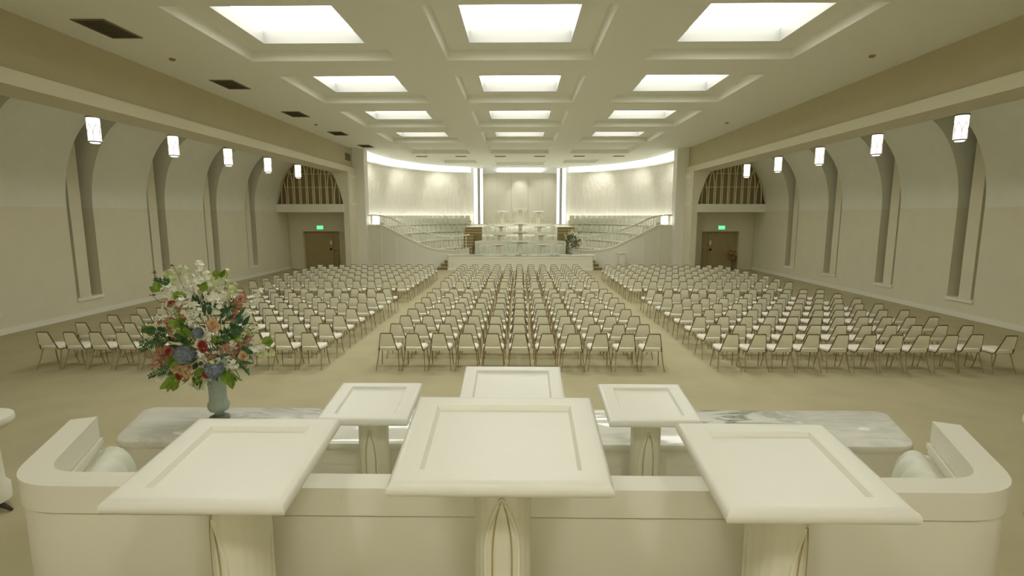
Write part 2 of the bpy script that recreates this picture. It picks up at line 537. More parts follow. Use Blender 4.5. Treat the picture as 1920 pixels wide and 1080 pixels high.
# ceiling vents, wall vent, detectors
def vent_obj(name, cx, cy, w, l, z, n, label, group, slat_along='x'):
    t = empty(name, (cx, cy, z))
    f = MB()
    f.box(-w / 2, w / 2, -l / 2, -l / 2 + .04, -.02, 0); f.box(-w / 2, w / 2, l / 2 - .04, l / 2, -.02, 0)
    f.box(-w / 2, -w / 2 + .04, -l / 2 + .04, l / 2 - .04, -.02, 0); f.box(w / 2 - .04, w / 2, -l / 2 + .04, l / 2 - .04, -.02, 0)
    f.build('frame', M['vent'], t, smooth=0)
    s_ = MB()
    s_.box(-w / 2 + .03, w / 2 - .03, -l / 2 + .03, l / 2 - .03, -.004, 0)
    for k in range(n):
        y = -l / 2 + .06 + (l - .12) * (k + .5) / n
        s_.box(-w / 2 + .04, w / 2 - .04, y - .012, y + .012, -.016, -.004)
    s_.build('louvre', M['ventdark'], t, smooth=0)
    tag(t, label, 'vent', group)
    return t
for k, (cy, ln) in enumerate(((11.4, 1.1), (16.05, 1.05), (20.6, 1.05), (25.3, 1.05), (29.8, 1.05))):
    vent_obj('ceiling_vent', -8.66, cy, .68, ln, CZ - .001, 8, f'dark square return vent in the ceiling above the left wall beam, {ordinal(k)} from the camera', 'dark ceiling vents by the left beam')
for k, x in enumerate((-6.48, -3.88, -1.29, 1.31, 3.9, 6.5)):
    vent_obj('slot_vent', x, 34.95, .72, .32, CZ - .001, 3, f'small slot vent in the ceiling before the stage, {ordinal(k)} of six from the left', 'slot vents before the stage')
t = empty('wall_vent', (-9.85, 30.2, 6.5))
MB().box(0, .03, -.42, .42, -.2, .2).build('frame', M['vent'], t, smooth=0)
s_ = MB()
for k in range(5): s_.box(.03, .045, -.38, .38, -.17 + .07 * k, -.14 + .07 * k)
s_.build('louvre', M['ventdark'], t, smooth=0)
tag(t, 'square louvred vent high on the left wall beside the stage', 'vent')
for k, (x, y, lab) in enumerate(((-8.71, 13.5, 'near the first dark vent'), (-8.76, 22.84, 'past the third dark vent'), (8.63, 13.48, 'nearest the camera over the right beam'), (8.73, 22.7, 'farther along over the right beam'))):
    t = empty('smoke_detector', (x, y, CZ))
    MB().lathe([(.075, 0), (.075, -.025), (.05, -.05), (.01, -.055)], 14).build('housing', M['grille_back'], t)
    tag(t, f'small round ceiling detector {lab}', 'smoke detector', 'round ceiling detectors')

# pendant lamps
pend = None
for sx in (-1, 1):
    for k in range(5):
        loc = (sx * 11.68 + (.02 if sx < 0 else .1), 14.45 + 3.29 * k, 5.13)
        if pend is None:
            t = empty('pendant_lamp', loc)
            R = .155
            MB().lathe([(R - .012, .03), (R, .05), (R, .66), (R - .012, .68)], 24).build('shade', E_PEND, t)
            fr = MB()
            fr.lathe([(R + .006, .03), (R + .012, .04), (R + .006, .055)], 24)
            fr.lathe([(R + .006, .675), (R + .014, .69), (R + .006, .71), (.02, .72)], 24)
            for j in range(6):
                for s2 in (-1, 1):
                    path = []
                    for q in range(12):
                        z = .04 + .46 * q / 11
                        u = 0 if q < 5 else ((q - 5) / 6) ** 1.8
                        a = 2 * pi * (j + s2 * .5 * u) / 6
                        path.append(((R + .004) * cos(a), (R + .004) * sin(a), z))
                    fr.tube(path, .0045, 4)
            fr.build('frame', M['vent'], t)
            MB().lathe([(.10, .0), (.12, .03), (.11, .04)], 20).build('lower_diffuser', E_PEND, t)
            MB().tube([(0, 0, .7), (0, 0, vault_z(11.68) - 5.13)], .012).build('rod', M['brass'], t)
            pend = t
        else:
            t = copy_tree(pend, loc)
        tag(t, f'white cylinder pendant lamp hanging in the {SIDE[sx]} aisle, {ordinal(k)} from the camera', 'pendant lamp', 'cylinder pendants over the aisles')

# ------------------------------------------------------------------ the stage apse
YC = 30.5
WTOP = 6.63
wall_pts, _ = resample(se_path(10.2, 13.4, YC, 500), .033)
def lancet(u, z, zs, za):
    if z < zs: return u
    t = (z - zs) / (za - zs)
    if t >= 1: return 0
    return u * sqrt(max(0, 1 - t ** 1.6))
for sx in (-1, 1):
    pts = [p for p in wall_pts if p[0] * sx > 3.95 and p[1] > 31.3]
    if sx > 0: pts = pts[::-1]
    # arc length from the outer end
    L = [0]
    for p, q in zip(pts, pts[1:]): L.append(L[-1] + math.dist(p, q))
    W = 1.55
    zs_ = [2.35 + (WTOP - 2.35) * j / 80 for j in range(81)]
    mb = MB(); V = []
    for i, (p, l) in enumerate(zip(pts, L)):
        a, b = pts[max(0, i - 1)], pts[min(len(pts) - 1, i + 1)]
        tx, ty = b[0] - a[0], b[1] - a[1]; d = math.hypot(tx, ty)
        nx, ny = ty / d, -tx / d
        if nx * (0 - p[0]) + ny * (34 - p[1]) < 0: nx, ny = -nx, -ny
        for z in zs_:
            h = 0
            for off, za in ((0, 6.5), (.5, 5.7)):
                u = abs(((l / W + off) % 1) - .5)
                for c in (.22, .5):
                    hw = lancet(c, z, 3.9, za - (.5 - c) * 3.2)
                    if hw > 0: h = max(h, math.exp(-((u - hw) / .03) ** 2))
            h = h * .05 + .017 * (1 + cos(2 * pi * l / .2)) * (.35 + .65 * (1 - h))
            V.append((p[0] + nx * h, p[1] + ny * h, z))
    n = len(zs_)
    F = [(i * n + j, (i + 1) * n + j, (i + 1) * n + j + 1, i * n + j + 1) for i in range(len(pts) - 1) for j in range(n - 1)]
    mb.add(V, F)
    mb.build('wall_stage_' + SIDE[sx], M['screen'], kind='structure', smooth=60, recalc=False)
    # cap on the wall, and the lit cove above
    cap = MB(); cv = MB(); led = MB(); base = MB()
    sub = pts[::4] + [pts[-1]]
    for (a, b) in zip(sub, sub[1:]):
        def off(p, k):
            c = (0, 34.0); d = math.dist(p, c)
            return (p[0] + (c[0] - p[0]) / d * k, p[1] + (c[1] - p[1]) / d * k)
        for z0, z1, k0, k1 in ((WTOP, WTOP + .1, .12, -.25),):
            a0, b0, a1, b1 = off(a, k0), off(b, k0), off(a, k1), off(b, k1)
            cap.loft([[(*a0, z0), (*a1, z0), (*a1, z1), (*a0, z1)], [(*b0, z0), (*b1, z0), (*b1, z1), (*b0, z1)]])
        a1, b1, a2, b2 = off(a, -.3), off(b, -.3), off(a, 1.3), off(b, 1.3)
        cv.quad((*a1, WTOP), (*b1, WTOP), (*b1, 7.6), (*a1, 7.6))
        cv.quad((*a1, 7.6), (*b1, 7.6), (*b2, 7.6), (*a2, 7.6))
        e0, e1, f0, f1 = off(a, -.04), off(b, -.04), off(a, -.16), off(b, -.16)
        led.quad((*e0, WTOP + .12), (*e1, WTOP + .12), (*f1, WTOP + .12), (*f0, WTOP + .12))
        g0, g1, h0, h1 = off(a, .18), off(b, .18), off(a, .31), off(b, .31)
        base.quad((*g0, 3.02), (*g1, 3.02), (*h1, 3.02), (*h0, 3.02))
    cap.build('trim_cornice_' + SIDE[sx], M['trim'], kind='structure', smooth=0)
    cv.build('ceiling_cove_' + SIDE[sx], M['plaster'], kind='structure', smooth=30)
    tag(led.build('cove_light', E_COVE, smooth=0), f'white cove light glowing above the curved stage wall, {SIDE[sx]} side', 'light', 'stage cove lights')
    tag(base.build('strip_light', E_BASE, smooth=0), f'white strip light at the wall foot behind the {SIDE[sx]} choir seats', 'light', 'choir wall strip lights')
    # light columns
    for (xc, hw, nm) in ((3.63, .13, 'wide'), (3.15, .09, 'narrow')):
        t = empty('light_column', (sx * xc, 43.2, 2.5))
        MB().box(-hw, hw, -.08, .08, 0, 4.5).build('diffuser', E_COL, t, smooth=0, bevel=.02)
        MB().box(-hw - .03, hw + .03, .08, .2, 0, 4.5).build('backplate', M['trim'], t, smooth=0)
        tag(t, f'tall {nm} white light column beside the centre stage panel, {SIDE[sx]} side', 'light column', 'stage light columns')
    # bright end panel behind the balustrade end
    t = empty('wall_washer', (sx * 8.95, 32.35, 2.66))
    MB().box(-.19, .19, 0, .05, 0, .58).build('diffuser', E_STRIP, t, smooth=0)
    MB().box(-.22, .22, .05, .1, -.03, .61).build('housing', M['trim'], t, smooth=0)
    tag(t, f'bright white light panel behind the {SIDE[sx]} end of the choir rail', 'light', 'choir end light panels')

# centre panel of the stage
for sx in (-1, 1):
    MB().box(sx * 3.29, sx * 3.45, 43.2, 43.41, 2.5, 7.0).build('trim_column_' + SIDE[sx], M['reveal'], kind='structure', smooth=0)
    MB().box(sx * 2.99, sx * 4.05, 43.42, 44.2, 2.3, 7.2).build('pillar_light_' + SIDE[sx], M['trim'], kind='structure', smooth=0)
pn = MB()
for a, b, y in ((-3.0, -1.92, 43.88), (-1.90, -.70, 43.86), (-.68, .68, 43.82), (.70, 1.90, 43.86), (1.92, 3.0, 43.88)):
    pn.box(a, b, y, 44.1, 2.4, 6.62)
pn.box(-3.0, 3.0, 43.9, 44.1, 2.4, 6.62)
pn.build('wall_stage_centre', M['screen'], kind='structure', smooth=0, bevel=.012)
MB().box(-4.4, 4.4, 43.4, 44.2, WTOP, WTOP + .1).build('trim_cornice_centre', M['trim'], kind='structure', smooth=0)
MB().box(-4.4, 4.4, 44.3, 44.4, 2.4, 7.9).build('wall_stage_back', M['plaster'], kind='structure', smooth=0)
tag(MB().box(-1.75, 1.75, 44.0, 44.15, WTOP + .12, WTOP + .14).build('cove_light', E_COVE, smooth=0), 'short white cove light above the centre stage panel', 'light', 'stage cove lights')
DL0 = None
def downlight(x, y, tx, ty, tz, energy, size, label, group, blend=.8, z=CZ):
    global DL0
    if DL0 is None:
        t = empty('downlight', (x, y, z))
        MB().lathe([(.075, 0), (.10, -.012), (.10, -.02), (.07, -.02)], 16).build('trim_ring', M['trim'], t)
        MB().lathe([(.068, -.008), (.01, -.012)], 16).build('lens', E_LENS, t)
        DL0 = t
    else:
        t = copy_tree(DL0, (x, y, z))
    tag(t, label, 'downlight', group)
    la = bpy.data.lights.new('downlight_beam', 'SPOT'); la.energy = energy; la.spot_size = radians(size); la.spot_blend = blend
    la.shadow_soft_size = .45 if y < 0 else .08; la.color = (1, .97, .89)
    lo = bpy.data.objects.new('downlight_beam', la); COL.objects.link(lo); lo.location = (x, y, z - .06)
    lo.rotation_euler = (Vector((tx, ty, tz)) - Vector((x, y, z))).to_track_quat('-Z', 'Y').to_euler()
G_ = 'stage downlights'
downlight(0, 42.6, 0, 43.8, 4.6, 130, 62, 'small round downlight over the centre stage panel', G_)
WASH = [(5.6, 40.6, 6.6, 42.6), (7.4, 37.6, 9.0, 39.2), (8.3, 34.0, 10.0, 34.8)]
for sx in (-1, 1):
    for k, (x, y, tx, ty) in enumerate(WASH):
        downlight(sx * x, y, sx * tx, ty, 4.2, 150, 100, f'round wall-washing downlight, {ordinal(k)} from the centre over the {SIDE[sx]} choir', G_)
    downlight(sx * 2.1, 41.9, sx * 2.2, 43.8, 4.2, 80, 80, f'round wall-washing downlight beside the {SIDE[sx]} light columns', G_)
    downlight(sx * 1.5, 35.6, sx * 1.2, 36.2, 1, 480, 75, f'round downlight above the far rostrum, {SIDE[sx]} one near the hall', G_)
    downlight(sx * 1.2, 41.3, sx * 1.2, 39.3, 3, 260, 80, f'round downlight above the far top pulpits, {SIDE[sx]} one', G_)
    downlight(sx * 6.2, 34.3, sx * 6.2, 35.0, 1, 480, 95, f'round downlight above the middle of the {SIDE[sx]} choir seats', G_)
    downlight(sx * 1.7, -1.6, sx * 1.2, 1.2, 1.4, 300, 78, f'added out-of-view downlight above the near rostrum on its {SIDE[sx]} side', G_)  # unseen lamp added to brighten the near pulpit tops
    downlight(sx * 4.8, -3.0, sx * 5.0, -7.9, 3.6, 1300, 115, f'added out-of-view lamp washing the rear wall, {SIDE[sx]} inner', G_)  # unseen lamp added; bounce off the rear wall brightens bench and chair backs
    downlight(sx * 8.4, -3.6, sx * 9.4, -7.9, 3.4, 130, 110, f'added out-of-view lamp washing the rear wall, {SIDE[sx]} outer', G_)  # weaker unseen lamp added for the same frontal bounce
downlight(0, -3.0, 0, -7.9, 3.6, 1300, 115, 'added out-of-view lamp washing the middle of the rear wall', G_)  # middle one of the unseen lamps added for frontal light

# choir terraces
ROWS = [(9.45, 12.4, 2.33), (8.65, 11.5, 2.12), (7.75, 10.5, 1.58), (6.85, 9.5, 1.04), (5.95, 8.5, .5)]
for sx in (-1, 1):
    te = MB()
    for (a, b, z) in ROWS:
        oa, _ = resample(se_path(a + .55, b + .6, YC, 300), .5)
        inn = se_path(a - .48, b - .5, YC, 300)
        op = [p for p in oa if p[0] * sx > 3.7 and p[1] > 31.75]
        for p, q in zip(op, op[1:]):
            def inner(p):
                k = (a - .48) / (a + .55); kb = (b - .5) / (b + .6)
                return (p[0] * k, YC + (p[1] - YC) * kb)
            ip, iq = inner(p), inner(q)
            te.quad((*p, z), (*q, z), (*iq, z), (*ip, z))
            te.quad((*ip, z), (*iq, z), (*iq, z - .56), (*ip, z - .56))
    te.build('floor_choir_' + SIDE[sx], M['trim'], kind='structure', smooth=0)
    # side cheek next to the stair
    MB().box(sx * 3.62, sx * 3.66, 34.2, 42.3, 0, 2.2).build('wall_choir_' + SIDE[sx], M['trim'], kind='structure', smooth=0)

seat0 = None
for sx in (-1, 1):
    for ri, (a, b, z) in enumerate(ROWS):
        pts = [p for p in se_path(a, b, YC, 500) if p[0] * sx > 4.12 and p[1] > 33.6]
        pts = sorted(pts, key=lambda p: abs(p[0]))
        sp, ln = resample(pts, .47)
        for k, p in enumerate(sp):
            q = sp[min(k + 1, len(sp) - 1)]; o_ = sp[max(k - 1, 0)]
            tx, ty = q[0] - o_[0], q[1] - o_[1]
            nx, ny = ty, -tx
            if nx * (0 - p[0]) + ny * (33 - p[1]) < 0: nx, ny = -nx, -ny
            rz = math.atan2(-nx, ny)          # local +y faces (nx, ny)
            if seat0 is None:
                t = empty('choir_seat', (*p, z), rz)
                MB().box(-.2, .2, -.2, .22, .38, .47).build('seat_cushion', M['choir'], t, bevel=.03)
                s_ = MB(); s_.loft([[(-.205, -.2, .36), (.205, -.2, .36), (.205, -.12, .36), (-.205, -.12, .36)], [(-.205, -.27, .87), (.205, -.27, .87), (.205, -.20, .87), (-.205, -.20, .87)]])
                s_.build('backrest', M['choir'], t, bevel=.025)
                s_ = MB(); s_.box(-.17, .17, -.16, .12, 0, .38); s_.build('pedestal_base', M['choir'], t, smooth=0)
                seat0 = t
            else:
                t = copy_tree(seat0, (*p, z), rz)
            rn = ['top', 'second highest', 'middle', 'fourth highest', 'lowest'][ri]
            tag(t, f'grey choir seat, {ordinal(k)} from the stair in the {rn} row, {SIDE[sx]} loft', 'choir seat', 'grey choir seats in the loft')

# choir front, balustrade and stairs
FRONT = [(9.17, 31.45, 2.62), (8.8, 31.3, 2.62), (8.3, 31.15, 2.61), (7.68, 31.0, 2.36), (6.85, 30.9, 1.95), (5.58, 30.95, 1.35), (5.0, 31.05, 1.2), (4.62, 31.2, 1.13), (4.2, 31.35, 1.09), (3.8, 31.5, 1.1), (3.4, 31.6, 1.15), (3.1, 31.65, 1.22)]
RAIL = [(9.17, 3.20), (8.8, 3.21), (8.3, 3.17), (7.68, 3.02), (6.85, 2.64), (5.58, 2.2), (5.0, 2.05), (4.62, 1.97), (4.2, 1.93), (3.8, 1.95), (3.4, 1.99), (3.1, 2.03)]
def smooth_path(pts, step):
    # catmull-rom then resample
    out = []
    P = [pts[0]] + list(pts) + [pts[-1]]
    for i in range(1, len(P) - 2):
        for k in range(12):
            t = k / 12
            out.append(tuple(.5 * (2 * b + (c - a) * t + (2 * a - 5 * b + 4 * c - d) * t * t + (3 * b - a - 3 * c + d) * t ** 3) for a, b, c, d in zip(*P[i - 1:i + 3])))
    out.append(pts[-1])
    return resample(out, step)[0]
full = [(x, y, z, r[1]) for (x, y, z), r in zip(FRONT, RAIL)]
for sx in (-1, 1):
    sp = smooth_path(full, .1)
    ap = MB()
    th = .12
    rings = []
    for (x, y, z, r) in sp:
        rings.append([(sx * x, y, 0), (sx * x, y, z - .06), (sx * x, y + th, z - .06), (sx * x, y + th, 0)])
    ap.loft(rings)
    # vertical panel battens
    ap.build('wall_choir_front_' + SIDE[sx], M['trim'], kind='structure', smooth=30)
    bt = MB(); s_acc = 0
    for p, q in zip(sp, sp[1:]):
        s_acc += math.dist(p[:2], q[:2])
        if s_acc > .92:
            s_acc = 0
            bt.box(sx * p[0] - .035, sx * p[0] + .035, p[1] - .022, p[1] + .01, 0, p[2] - .05)
    bt.build('trim_choir_front_' + SIDE[sx], M['ivory'], kind='structure', smooth=0)
    t = empty('balustrade', (0, 0, 0))
    MB().loft([[(sx * x, y - .05, z - .06), (sx * x, y - .05, z + .02), (sx * x, y + th + .04, z + .02), (sx * x, y + th + .04, z - .06)] for (x, y, z, r) in sp]).build('base_rail', M['ivory'], t, smooth=30)
    MB().loft([[(sx * x + .06 * cos(a_), y + .05 + .05 * cos(a_), r + .045 * sin(a_)) for a_ in [2 * pi * k / 8 for k in range(8)]] for (x, y, z, r) in sp]).build('handrail', M['ivory'], t)
    bp = resample([(x, y, z, r) for x, y, z, r in sp], .19)[0]
    for (x, y, z, r) in bp[1:-1]:
        MB().tube([(sx * x, y + .05, z), (sx * x, y + .05, z + (r - z) * .25), (sx * x, y + .05, z + (r - z) * .6), (sx * x, y + .05, r - .03)], .022, 6).build('baluster', M['ivory'], t)
    tag(t, f'white curving balustrade sweeping down along the {SIDE[sx]} choir front', 'balustrade', 'choir balustrades')
    # stair, wide curved bottom steps first
    st = MB(); nz = MB()
    for k in range(14):
        z1 = .175 * (k + 1)
        y0 = 30.35 + .30 * k
        xo = 4.86 - .17 * k if k < 5 else 3.6
        xi = 2.95 if k < 11 else 2.5
        st.box(sx * xo, sx * xi, y0, y0 + .34, 0, z1 - .03)
        nz.box(sx * (xo + .02), sx * xi, y0 - .02, y0 + .30, z1 - .03, z1)
    s2 = st.build('stairs_' + SIDE[sx], M['stair'], kind='structure', smooth=0)
    n2 = nz.build('stair_treads', M['tread'], s2, smooth=0)

# platforms of the far rostrum
pf = MB()
pf.box(-2.95, 2.95, 30.95, 33.25, 0, .45); pf.box(-2.95, 2.95, 33.2, 35.5, 0, .95)
pf.box(-2.5, 2.5, 35.45, 37.7, 0, 1.45)
pf.box(-3.62, 3.62, 37.68, 43.9, 0, 2.45); pf.box(-3.62, -2.5, 34.5, 37.7, 0, 2.44); pf.box(3.62, 2.5, 34.5, 37.7, 0, 2.44)
pf.build('floor_far_rostrum', M['trim'], kind='structure', smooth=0)
pf = MB()
pf.box(-2.9, 2.76, 2.6, 4.85, 0, .45); pf.box(-2.9, 2.76, .35, 2.62, 0, .95); pf.box(-2.5, 2.4, -1.9, .38, 0, 1.45)
pf.build('floor_near_rostrum', M['carpet'], kind='structure', smooth=0)

# ------------------------------------------------------------------ rostrum furniture
def rounded(poly, rad, seg=8):
    """open polyline with filleted inner corners"""
    out = [poly[0]]
    for i in range(1, len(poly) - 1):
        p, a, b = Vector(poly[i]), Vector(poly[i - 1]), Vector(poly[i + 1])
        r = rad[i] if isinstance(rad, (list, tuple)) else rad
        d1, d2 = (a - p).normalized(), (b - p).normalized()
        p0, p1 = p + d1 * r, p + d2 * r
        for k in range(seg + 1):
            t = k / seg
            out.append(tuple((1 - t) ** 2 * p0 + 2 * t * (1 - t) * p + t * t * p1))
    out.append(poly[-1])
    return out
def offset_path(path, d):
    out = []
    for i, p in enumerate(path):
        a, b = path[max(0, i - 1)], path[min(len(path) - 1, i + 1)]
        tx, ty = b[0] - a[0], b[1] - a[1]; l = math.hypot(tx, ty)
        out.append((p[0] - ty / l * d, p[1] + tx / l * d))
    return out
def ribbon(path, d0, d1, z0, z1):
    """wall-like solid along a path, between two sideways offsets"""
    A, B = offset_path(path, d0), offset_path(path, d1)
    return [[(*a, z0), (*a, z1), (*b, z1), (*b, z0)] for a, b in zip(A, B)]

SW = 2.87
def make_sofa(loc):
    """long bench; local back at y=0, arms reach to +y, floor at z=0"""
    t = empty('rostrum_bench', loc)
    path = rounded([(-SW - .42, .95), (-SW, 0), (SW, 0), (SW + .42, .95)], [0, .30, .30, 0], 10)
    path = resample(path, .06)[0]
    MB().loft(ribbon(path, .014, .15, 0, 1.022)).build('bench_back', M['ivory'], t, smooth=30)
    MB().loft(ribbon(path, 0, .165, 1.035, 1.20)).build('cap_rail', M['ivory'], t, smooth=30)
    mo = MB()
    mo.loft(ribbon(path, .04, .14, 1.0, 1.05))
    for (d0, d1, z0, z1) in ((.15, .185, .99, 1.03), (.15, .172, .95, .975), (.15, .20, .90, .93)):
        mo.loft(ribbon(path, d0, d1, z0, z1))
    mo.build('moulding', M['ivory'], t, smooth=30)
    # channel-tufted cushion following the inside
    inner = resample(offset_path(rounded([(-SW - .40, .87), (-SW, 0), (SW, 0), (SW + .40, .87)], [0, .30, .30, 0], 10), .16), .03)[0]
    rings = []; s_ = 0
    for i, p in enumerate(inner):
        if i: s_ += math.dist(p, inner[i - 1])
        a, b = inner[max(0, i - 1)], inner[min(len(inner) - 1, i + 1)]
        tx, ty = b[0] - a[0], b[1] - a[1]; l = math.hypot(tx, ty); nx, ny = -ty / l, tx / l
        puff = .74 + .26 * sqrt(abs(sin(pi * s_ / .17)))
        end = min(s_, 1e9)
        prof = [(0, .42)] + [(.135 - .135 * cos(pi * q / 12), .72 + .265 * sin(pi * q / 12) ** .8) for q in range(13)] + [(.26, .42)]
        rings.append([(p[0] + nx * d * puff, p[1] + ny * d * puff, .42 + (z - .42) * (.97 + .03 * puff)) for d, z in prof])
    MB().loft(rings).build('tufted_cushion', M['vinyl'], t, smooth=75)
    seat = offset_path(rounded([(-SW - .38, .82), (-SW, 0), (SW, 0), (SW + .38, .82)], [0, .30, .30, 0], 6), .17)
    MB().prism([(x, y) for x, y in seat], .05, .42).build('seat', M['vinyl'], t, bevel=.03)
    return t

def make_pulpit(loc, W, D, H, tilt, turn=0.0):
    """lectern; local +y is away from the speaker; H is the height of the board's centre above local z=0"""
    t = empty('pulpit', loc)
    b = MB()
    th = .075
    # stacked rounded-edge outline with recessed writing surface
    def ring(w, d, z): return [(-w / 2, -d / 2, z), (w / 2, -d / 2, z), (w / 2, d / 2, z), (-w / 2, d / 2, z)]
    prof = []
    for k in range(9):
        a = -pi / 2 + pi * k / 8
        prof.append((-.0375 + .0375 * cos(a), .0375 * sin(a)))
    rings = [ring(W - .2, D - .2, -.0375)]
    for ins, z in prof: rings.append(ring(W + 2 * ins, D + 2 * ins, z))
    rings.append(ring(W - .09, D - .09, .0375))
    rw, rd = W - (.25 if W > .9 else .275), D - .21
    rings.append(ring(rw + .014, rd + .014, .0375))
    rings.append(ring(rw, rd, .0365))
    rings.append(ring(rw - .03, rd - .03, .012))
    rings.append(ring(rw - .05, rd - .05, .012))
    b.loft(rings)
    b.xf(Matrix.Translation((0, 0, H)) @ Matrix.Rotation(tilt, 4, 'X'))
    b.build('reading_board', M['cream'], t, smooth=30, bevel=0)
    # pedestal: square with carved lancet faces
    pw = .135
    zb = .06; zt = H - .05
    p = MB()
    p.lathe([(pw, zb), (pw, zt - .12), (pw + .012, zt)], 72, flute=.016, nf=18)
    p.build('pedestal', M['ped'], t, smooth=40)
    MB().lathe([(pw + .07, 0), (pw + .07, .04), (pw + .03, .07), (pw + .015, .1)], 40).build('plinth', M['ped'], t, smooth=30)
    g = MB()
    r = MB()
    top = zt - .165
    spring = top - .30
    for face in (0, 2):
        for (hw, rad, dst) in ((.046, .0036, g), (.084, .011, r)):
            for s in (-1, 1):
                path = []
                for k in range(16):
                    z = .12 + (spring - .12) * min(1, k / 5) if k <= 5 else spring + (top - spring) * (k - 5) / 10
                    u = 0 if k <= 5 else ((k - 5) / 10) ** 1.9
                    a_ = face * pi / 2 - pi / 2 + turn + s * hw * (1 - u) / pw
                    rr_ = pw * (1.018 if dst is g else 1.0) + (.012 if z > zt - .12 else 0) * (z - zt + .12) / .12
                    path.append((rr_ * cos(a_), rr_ * sin(a_), z))
                dst.tube(path, rad, 6)
    g.build('lancet_inlay', M['inlay'], t)
    r.build('lancet_moulding', M['ped'], t)
    return t

# near rostrum, seen from behind
AX = -.07
tilt = atan(.13 / .72)
sofa = make_sofa((AX, 2.70, .45))
tag(sofa, 'long ivory bench with flared ends, its back to the three nearest pulpits', 'bench', 'rostrum benches')
pc = make_pulpit((AX - .01, 2.36, .95), .95, .74, 1.14, tilt)
tag(pc, 'largest cream pulpit, in the middle right before the camera', 'pulpit', 'rostrum pulpits')
pl = make_pulpit((AX - 1.345, 2.42, .95), .815, .74, 1.0, atan(.1 / .74), radians(-38))
tag(pl, 'cream pulpit with recessed top behind the near bench, left of the largest', 'pulpit', 'rostrum pulpits')
pr = make_pulpit((AX + 1.345, 2.39, .95), .815, .74, 1.0, atan(.1 / .74), radians(38))
tag(pr, 'cream pulpit with recessed top behind the near bench, right of the largest', 'pulpit', 'rostrum pulpits')
t = copy_tree(pc, (AX + .005, 4.62, .45)); t['label'] = 'cream pulpit half hidden by the largest one, above the near marble table'
ps = make_pulpit((AX - 1.3, 4.62, .45), .815, .74, .98, atan(.1 / .74))
tag(ps, 'small cream pulpit before the near marble table, beside the bouquet', 'pulpit', 'rostrum pulpits')
t = copy_tree(ps, (AX + 1.25, 4.62, .45)); t['label'] = 'small cream pulpit before the near marble table, on the side without flowers'

# marble-topped table; local long flat side at +y (congregation)
def make_table(loc):
    t = empty('sacrament_table', loc)
    def outline(g):
        poly = [(-4.30 - g, .88 + g), (-4.0 - g, .0 - g), (4.0 + g, .0 - g), (4.30 + g, .88 + g)]
        p = rounded(poly, [0, .2, .2, 0], 8)
        q = [(4.22 + g, .96 + g), (-4.22 - g, .96 + g)]
        return p + q
    b = MB()
    def ring(g, z): return [(x, y, z) for x, y in outline(g)]
    b.loft([ring(-.04, .845), ring(-.01, .85), ring(.0, .87), ring(.0, .905), ring(-.008, .92), ring(-.03, .93)])
    b.build('marble_top', M['marble'], t, smooth=30)
    MB().loft([ring(-.03, .69), ring(-.03, .845)]).build('apron_band', M['ivory'], t, smooth=30)
    MB().loft([ring(-.04, .0), ring(-.04, .685)]).build('body', M['ivory'], t, smooth=30)
    MB().loft([ring(-.02, 0), ring(-.02, .12), ring(-.038, .16)]).build('plinth', M['ivory'], t, smooth=30)
    pnl = MB()
    for k in range(6):
        x0 = -3.9 + 1.3 * k
        pnl.box(x0 - .04, x0 + .04, .90, .95, .14, .68)
    pnl.box(3.86, 3.94, .90, .95, .14, .68)
    pnl.build('front_batten', M['ivory'], t, smooth=0)
    return t
table = make_table((AX - .02, 4.85, 0))
tag(table, 'white marble-topped table below the camera with the large bouquet on it', 'table', 'marble sacrament tables')

# consoles at the frame edge
def make_console(loc):
    t = empty('console_table', loc)
    def cap(hl, hd, z, n=10):
        pts = [(hl - hd + hd * cos(a), hd * sin(a), z) for a in [-pi / 2 + pi * k / n for k in range(n + 1)]]
        pts += [(-hl + hd + hd * cos(a), hd * sin(a), z) for a in [pi / 2 + pi * k / n for k in range(n + 1)]]
        return pts
    MB().loft([cap(.70, .30, .93), cap(.74, .34, .96), cap(.75, .35, .99), cap(.74, .34, 1.03), cap(.72, .32, 1.04)]).build('top', M['ivory'], t, smooth=40)
    MB().loft([cap(.64, .25, .1), cap(.64, .25, .25), cap(.60, .22, .3), cap(.58, .20, .8), cap(.62, .24, .88), cap(.70, .30, .93)]).build('body', M['ivory'], t, smooth=40)
    for sx_ in (-1, 1):
        f = MB(); f.tube([(sx_ * .5, 0, .12), (sx_ * .6, 0, .08), (sx_ * .72, 0, .015)], .045, 8, .015); f.build('foot', M['dark'], t)
    return t
con = make_console((-6.2, 5.13, 0))
tag(con, 'white rounded console standing past the left end of the near marble table', 'console', 'white consoles')
t = copy_tree(con, (6.1, 5.2, 0)); t['label'] = 'white console just past the right end of the near bench, foot showing'

# far rostrum, mirrored
PI_ = pi
FA = .04
t = copy_tree(table, (FA, 31.02, 0), PI_); t['label'] = 'marble-topped table at the foot of the far rostrum, small bouquet on it'
TIERS = [(33.1, .45, .86, 'lowest'), (35.4, .95, .87, 'middle'), (37.6, 1.45, .71, 'highest')]
for (y, z, s, nm) in TIERS:
    t = copy_tree(sofa, (FA, y, z), PI_, (s, 1, .97)); t['label'] = f'ivory bench with fluted cushions facing the chairs, {nm} of the three on the far rostrum'
PT = [(31.25, .45, 'lowest'), (33.45, .95, 'second'), (35.7, 1.45, 'third'), (38.0, 2.45, 'top')]
for (y, z, nm) in PT:
    t = copy_tree(pc, (FA, y, z), PI_); t['label'] = f'centre cream pulpit on the {nm} tier of the far rostrum'
    for sx in (-1, 1):
        t = copy_tree(ps, (FA + sx * 1.32, y, z), PI_); t['label'] = f'cream pulpit on the {nm} tier of the far rostrum, {SIDE[sx]} of its centre one'

